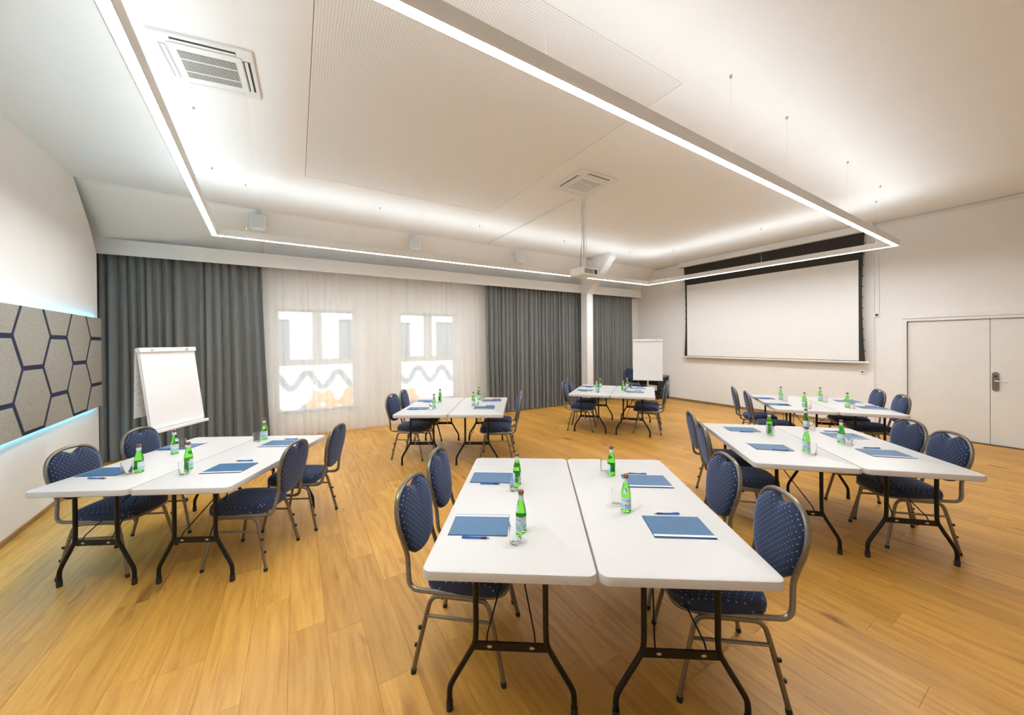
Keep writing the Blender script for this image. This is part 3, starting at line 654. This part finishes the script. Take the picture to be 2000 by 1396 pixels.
# ------------------------------------------------------------------ banquet chair
def chair_proto():
    t = bpy.data.objects.new('banquet_chair', None); COL.objects.link(t); t.empty_display_size = .1
    for s in (-1, 1):
        bm = B(); pts = [(s*.238, .2425, .010), (s*.222, .205, .18), (s*.209, .168, .335), (s*.205, .150, .375), (s*.203, .115, .393), (s*.203, 0, .395), (s*.203, -.115, .393), (s*.205, -.150, .375), (s*.209, -.168, .335), (s*.222, -.205, .18), (s*.238, -.2425, .010)]
        tube(bm, spline(pts, 3), .0125, 8, ry=.0105); lf = obj('leg_frame', bm, BRONZE, t, True)
        for y in (.2425, -.2425):
            bm = B(); tube(bm, [(s*.2385, y, 0), (s*.2375, y*.985, .022)], .0145, 8); obj('foot_cap', bm, RUBBER, lf, True)
        for h in (.14, .235):
            y = -.2425+(h/.335)*.0745; obj('bumper', bbox(s*.226-.006, s*.226+.006, y-.026, y-.010, h-.008, h+.008), RUBBER, lf)
        bm = B(); tube(bm, [(s*.213, .178, .292), (s*.213, -.178, .292)], .0085, 8); obj('stretcher', bm, BRONZE, t, True)
    def yb(z): return -.286-(z-.47)*.172
    hoop = [(.190, .47), (.174, .535), (.170, .580), (.184, .645), (.204, .72), (.208, .78), (.192, .848), (.148, .899), (.079, .9245), (0, .931)]
    right = [(0, .247, .413), (.13, .238, .413), (.178, .20, .413), (.197, .12, .413), (.2, -.05, .413), (.2, -.215, .413), (.1985, -.252, .419), (.195, -.276, .437)]+[(x, yb(z), z) for x, z in hoop]
    loop = right+[(-x, y, z) for x, y, z in right[-2:0:-1]]
    bm = B(); tube(bm, spline(loop, 3, True), .0135, 8, True, ry=.0125); obj('tube_frame', bm, BRONZE, t, True)
    # seat cushion
    bm = B(); rings = []; N_ = 36
    for sc_, z in ((.93, .408), (1.0, .418), (1.015, .445), (1.0, .470), (.955, .484), (.80, .494), (.45, .500)):
        ring = []
        for k in range(N_):
            a = 2*pi*k/N_; c_, s_ = cos(a), sin(a); e = .42
            X = .212*sc_*abs(c_)**e*(1 if c_ > 0 else -1); Y = .225*sc_*abs(s_)**e*(1 if s_ > 0 else -1)
            X *= (1-.06*(Y < 0)*abs(Y)/.225); ring.append(bm.verts.new((X, Y+.02, z)))
        rings.append(ring)
    for A, C_ in zip(rings, rings[1:]):
        for k in range(N_): bm.faces.new([A[k], A[(k+1) % N_], C_[(k+1) % N_], C_[k]])
    bm.faces.new(rings[-1]); bm.faces.new(rings[0][::-1]); obj('seat', bm, FAB_SEAT, t, True)
    # back cushion inside the hoop, scooped at the top for the hand hole
    sp = [p for p in spline([(x, 0, z) for x, z in hoop], 4)]
    half = [(p.x-.010*(1 if p.x > .02 else p.x/.02), p.z) for p in sp if p.z > .60]
    half = [(x, z-(.010 if z > .85 else 0)) for x, z in half]
    half = [(x, z-.034*max(0, 1-(x/.060)**2)) for x, z in half]
    half = [(0, .528), (.05, .532), (.10, .548), (.140, .580)]+half
    out = half+[(-x, z) for x, z in half[-2:0:-1]]; n = len(out); cz = .73
    bm = B(); rings = []
    for r, d in ((.5, .040), (.8, .036), (.93, .028), (.985, .014), (1.0, 0), (.985, -.012), (.93, -.018), (.8, -.022)):
        ring = [bm.verts.new((x*r, yb(cz+(z-cz)*r)+d-.0, cz+(z-cz)*r)) for x, z in out]; rings.append(ring)
    for A, C_ in zip(rings, rings[1:]):
        for k in range(n): bm.faces.new([A[k], C_[k], C_[(k+1) % n], A[(k+1) % n]])
    cf = bm.verts.new((0, yb(cz)+.041, cz)); cb = bm.verts.new((0, yb(cz)-.023, cz))
    for k in range(n): bm.faces.new([cf, rings[0][k], rings[0][(k+1) % n]]); bm.faces.new([cb, rings[-1][(k+1) % n], rings[-1][k]])
    bmesh.ops.recalc_face_normals(bm, faces=bm.faces[:]); obj('backrest', bm, FAB_BACK, t, True)
    return t
# ------------------------------------------------------------------ things on the tables
def bottle_proto():
    t = bpy.data.objects.new('water_bottle', None); COL.objects.link(t); t.empty_display_size = .05
    bm = B(); lathe(bm, [(0, .004), (.022, 0), (.0275, .002), (.0285, .008), (.0285, .092), (.0275, .105), (.0235, .125), (.0175, .152), (.0135, .172), (.0125, .198), (.0142, .200), (.0142, .206), (.0130, .208), (0, .208)], 24); obj('glass_body', bm, GREENG, t, True)
    bm = B(); lathe(bm, [(.0150, .200), (.0155, .203), (.0150, .214), (.0135, .2165), (0, .2165)], 20); obj('crown_cap', bm, CAP, t, True)
    bm = B(); r = .02875; rg = []
    for z in (.020, .086): rg.append([bm.verts.new((r*cos(a), r*sin(a), z)) for a in [2*pi*k/28 for k in range(23)]])
    for k in range(22): bm.faces.new([rg[0][k], rg[0][k+1], rg[1][k+1], rg[1][k]])
    lb = obj('front_label', bm, LABEL, t, True)
    bm = B(); lathe(bm, [(.0152, .172), (.0136, .194)], 20); obj('neck_label', bm, LABELW, t, True)
    bm = B(); q = []
    for k in range(20):     # oval badge on the shoulder
        a = 2*pi*k/20; z = .126+.017*sin(a); rr = .0234-(z-.126)*.235+.0008; th = 11*2*pi/28+.52*cos(a); q.append(bm.verts.new((rr*cos(th), rr*sin(th), z)))
    bm.faces.new(q); obj('shoulder_badge', bm, LABELW, t)
    cu = bpy.data.curves.new('txt', 'FONT'); cu.body = 'S.PELLEGRINO'; cu.size = .0105; cu.align_x = 'CENTER'; cu.resolution_u = 2
    to = bpy.data.objects.new('txt', cu); COL.objects.link(to); dg = bpy.context.evaluated_depsgraph_get(); me = bpy.data.meshes.new_from_object(to.evaluated_get(dg))
    bpy.data.objects.remove(to)
    mid = 11*2*pi/28
    for v in me.vertices:
        th = mid+v.co.x/.0290; z = .066+v.co.y; v.co = (.0290*cos(th), .0290*sin(th), z)
    obj('lettering', me, INK, lb)
    bm = B(); st = []
    for k in range(10):
        a = pi/2+2*pi*k/10; rr = .007 if k % 2 == 0 else .003; th = mid+rr*cos(a)/.029; st.append(bm.verts.new((.0291*cos(th), .0291*sin(th), .046+rr*sin(a))))
    bm.faces.new(st); obj('star', bm, REDINK, lb)
    return t
def glass_mesh():
    bm = B(); lathe(bm, [(0, 0), (.028, 0), (.0305, .003), (.034, .095), (.0328, .0955), (.0295, .010), (.027, .008), (0, .008)], 28)
    me = bpy.data.meshes.new('drinking_glass'); bm.to_mesh(me); bm.free()
    for p in me.polygons: p.use_smooth = True
    me.set_sharp_from_angle(angle=radians(40)); me.materials.append(CLEARG); return me
def folder_proto():
    t = bpy.data.objects.new('document_folder', None); COL.objects.link(t); t.empty_display_size = .05
    # local: x long side (0.305), spine along -y
    obj('back_cover', bbox(-.154, .154, -.116, .110, 0, .0012), FOLDB, t)
    obj('paper_sheets', bbox(-.1485, .1485, -.100, .106, .0013, .0030), PAPER, t)
    obj('front_cover', bbox(-.152, .152, -.086, .110, .0032, .0042), FOLD, t)
    obj('title_strip', bbox(-.152, .152, -.104, -.086, .0032, .0044), PAPER, t)
    return t
def pen_proto():
    t = bpy.data.objects.new('ballpoint_pen', None); COL.objects.link(t); t.empty_display_size = .05
    def rod(x0, x1, r): bm = B(); tube(bm, [(x0, 0, .0052), (x1, 0, .0052)], r, 8); return bm
    obj('barrel', rod(-.068, .030, .0048), PENB, t, True); obj('grip', rod(.030, .060, .0050), PEND, t, True)
    bm = B(); tube(bm, [(.060, 0, .0052), (.066, 0, .0052), (.073, 0, .0052)], .0035, 8); obj('tip', bm, STEEL, t, True)
    obj('clip', bbox(-.066, -.032, -.0016, .0016, .0102, .0114), PENB, t)
    return t

TP = {}; CP = chair_proto(); BP = bottle_proto(); GM = glass_mesh(); FP = folder_proto(); PP = pen_proto()
used = set()
def inst(proto):
    k = proto.name
    if k in used: return copy_tree(proto)
    used.add(k); return proto
def place(o, x, y, z, rz, label, cat, group):
    o.location = (x, y, z); o.rotation_euler = (0, 0, rz); return tag(o, label, cat, group)

# table pairs: centre x, y, turn, width pitch, length, words
G = {
 1: (1.526, 1.750, -34.5, .775, 1.545, 'front centre table pair'),
 2: (-.674, 4.120, -28.6, .690, 1.43, 'left table pair beside the hexagon panel'),
 3: (2.185, 5.351, -32.4, .775, 1.545, 'table pair before the sheer curtain'),
 4: (5.508, 5.182, -51.9, .775, 1.545, 'far table pair before the corner flip chart'),
 5: (4.230, 1.495, -43.7, .760, 1.47, 'middle right table pair'),
 6: (6.95, 2.36, -52.6, .735, 1.53, 'table pair before the double door'),
}
SEATS = ('LN', 'LF', 'RN', 'RF')
SEATW = {'LN': 'near seat, left side', 'LF': 'far seat, left side', 'RN': 'near seat, right side', 'RF': 'far seat, right side'}
CH = {   # top of the back hoop in the photo (z = .943), or floor position
 1: dict(LN=(800, 930), LF=(849.6, 876.7), RF=(1421, 887), RN=(1534.5, 959.5)),
 2: dict(LN=(137, 870.6), LF=(269.8, 835), RN=(580.5, 859.9), RF=(661.8, 827.8)),
 3: dict(LN=(764, 769.3), LF=None, RN=(1018.2, 770.7), RF=None),
 4: dict(LN=(1100, 743.7), LF=(1110, 737.5), RN=(1304.5, 747.5), RF=(1304, 743)),
 5: dict(LF=(1346.8, 803), LN=(1367.8, 824.8), RF=(1780.5, 818.6), RN=(1860.8, 843)),
 6: dict(LF=(1431, 754), LN=(1456, 763), RF=(1718, 760), RN=(1765, 770.4)),
}
JIT = {(1, 'LN'): -6, (3, 'LN'): -8, (1, 'RN'): -4, (2, 'LF'): 3,  (5, 'LN'): -3, (1, 'LF'): -3}
BO = {1: dict(LN=(1018, 1037), LF=(1010, 945), RN=(1222.8, 997.5), RF=(1194.3, 927.5)),
 2: dict(LN=(271.8, 921.5), LF=(341.4, 885), RN=(368.5, 915.5), RF=(516.5, 857)),
 3: dict(LN=(847.9, 797), LF=(859.6, 784.6), RN=(924.7, 792), RF=(935.6, 780.2)),
 4: dict(LN=(1165.4, 763.2), LF=(1172.6, 756.3), RN=(1216.7, 762.2), RF=(1225, 756.6)),
 5: dict(LN=(1575, 880), LF=(1502.4, 844.5), RN=(1643, 863.5), RF=(1574, 835.5)),
 6: dict(LF=(1525, 780.6), LN=(1571.4, 794.6), RF=(1602, 782.6), RN=(1655, 795.6))}
GL = {1: dict(LN=(1007.3, 1059), LF=(1005, 957), RN=(1205, 984), RF=(1181, 920)),
 2: dict(LN=(248.6, 925), LF=(355.4, 875), RN=(359.4, 925), RF=(502, 862)),
 3: dict(LN=(842, 800), LF=(852, 786), RN=(931, 795), RF=(943, 782)),
 4: dict(LN=(1167, 766.5), LF=(1167, 757.5), RN=(1222, 765), RF=(1231.5, 757)),
 5: dict(LN=(1586, 886), LF=(1505, 850), RN=(1657, 868), RF=(1585, 838.5)),
 6: dict(LF=(1533, 783), LN=(1579, 797.5), RF=(1611, 785), RN=(1664, 798))}
FO = {1: dict(LN=(938, 1024), LF=(963, 931), RN=(1323, 1028), RF=(1262, 939)),
 2: dict(LN=(216, 919.5), LF=(354.5, 871), RN=(449, 913.5), RF=(548, 865.5)),
 3: dict(LN=(818, 797), LF=(835, 782), RN=(946, 796), RF=(961, 782)),
 4: dict(LN=(1143, 761.5), LF=(1148, 754), RN=(1241.4, 765.5), RF=(1246, 758.3)),
 5: dict(LF=(1448, 837.5), LN=(1503, 872), RF=(1648, 850.5), RN=(1728, 885)),
 6: dict(LF=(1490, 777), LN=(1518, 789), RF=(1656, 783.6), RN=(1705, 796.4))}
PE = {1: dict(LN=(928, 1049.5), LF=(957, 944.5), RN=(1303, 1002.5), RF=(1244, 926)),
 2: dict(LN=(189, 933.8), LF=(322, 878), RN=(478, 899.4), RF=(569, 857)),
 3: dict(LN=(808, 799.6), LF=(835, 785), RN=(957, 792), RF=(970, 779.5)),
 4: dict(LN=(1140, 764), LF=(1150, 756), RN=(1246, 762.5), RF=(1250, 755.6)),
 5: dict(LF=(1459, 843), LN=(1525.5, 879.5), RF=(1623, 842), RN=(1702, 874.6)),
 6: dict(LF=(1494.5, 778.6), LN=(1532, 790.8), RF=(1657, 780.6), RN=(1701, 792.6))}
rj = random.Random(21)
for g, (cx, cy, deg, wp_, ln, words) in G.items():
    th = radians(deg); u = Vector((cos(th), sin(th))); v = Vector((-sin(th), cos(th)))
    for s, sw in ((-1, 'left'), (1, 'right')):
        key = (round(wp_, 3), ln)
        if key not in TP: TP[key] = table_proto(wp_-.007, ln)
        tb = inst(TP[key]); p = Vector((cx, cy))+u*(s*wp_/2)
        place(tb, p.x, p.y, 0, th, 'white folding table, %s half of the %s' % (sw, words), 'table', 'white folding tables')
    for st in SEATS:
        lab = '%s, %s' % (SEATW[st], words); left = st[0] == 'L'
        face = th if left else th+pi
        # chair: local +y is its front
        fa = face+radians(JIT.get((g, st), rj.uniform(-2, 2)))
        c = CH[g][st]; fd = Vector((cos(fa), sin(fa)))
        if c: hp_ = atz(c[0], c[1], .94).xy
        else: hp_ = atz(*CH[g][st[0]+'N'], .945).xy+v*(.53 if g == 3 else .60)
        q = hp_+fd*.367
        ch_ = place(inst(CP), q.x, q.y, 0, fa-pi/2, 'navy dotted banquet chair, %s' % lab, 'chair', 'navy banquet chairs at the tables')
        ch_.scale = ({2: .90, 5: .93, 6: .96}.get(g, 1), 1, 1)
        b = atz(*BO[g][st], .741)
        place(inst(BP), b.x, b.y, .7405, rj.uniform(0, 6.28) if (g, st) not in ((1, 'RN'), (1, 'LN')) else {'RN': 2.35-1.0+radians(0), 'LN': .5}[st], 'green glass water bottle, %s' % lab, 'bottle', 'green water bottles on the tables')
        gp = atz(*GL[g][st], .741)
        d_ = gp.xy-b.xy
        if d_.length < .068: gp = Vector((*(b.xy+d_.normalized()*.068), 0))
        go = bpy.data.objects.new('drinking_glass', GM); COL.objects.link(go)
        place(go, gp.x, gp.y, .7405, rj.random()*6, 'clear empty tumbler, %s' % lab, 'glass', 'drinking glasses on the tables')
        f_ = atz(*FO[g][st], .743)
        place(inst(FP), f_.x, f_.y, .7405, th+(pi if left else 0)+radians(rj.uniform(-2, 2)), 'blue document folder, %s' % lab, 'folder', 'blue folders on the tables')
        pe = atz(*PE[g][st], .745)
        # on the folder if it lies inside the folder's outline
        r_ = pe.xy-f_.xy; zz = .7452 if abs(r_.dot(u)) < .16 and abs(r_.dot(v)) < .125 else .7405
        place(inst(PP), pe.x, pe.y, zz, th+(0 if left else pi)+radians(rj.uniform(-4, 4)), 'blue ballpoint pen, %s' % lab, 'pen', 'blue pens on the tables')
xc = place(inst(CP), 8.44, 7.22, 0, radians(133), 'navy banquet chair standing behind the far corner flip chart', 'chair', 'navy banquet chairs at the tables')
xc.scale = (1, 1, 1)
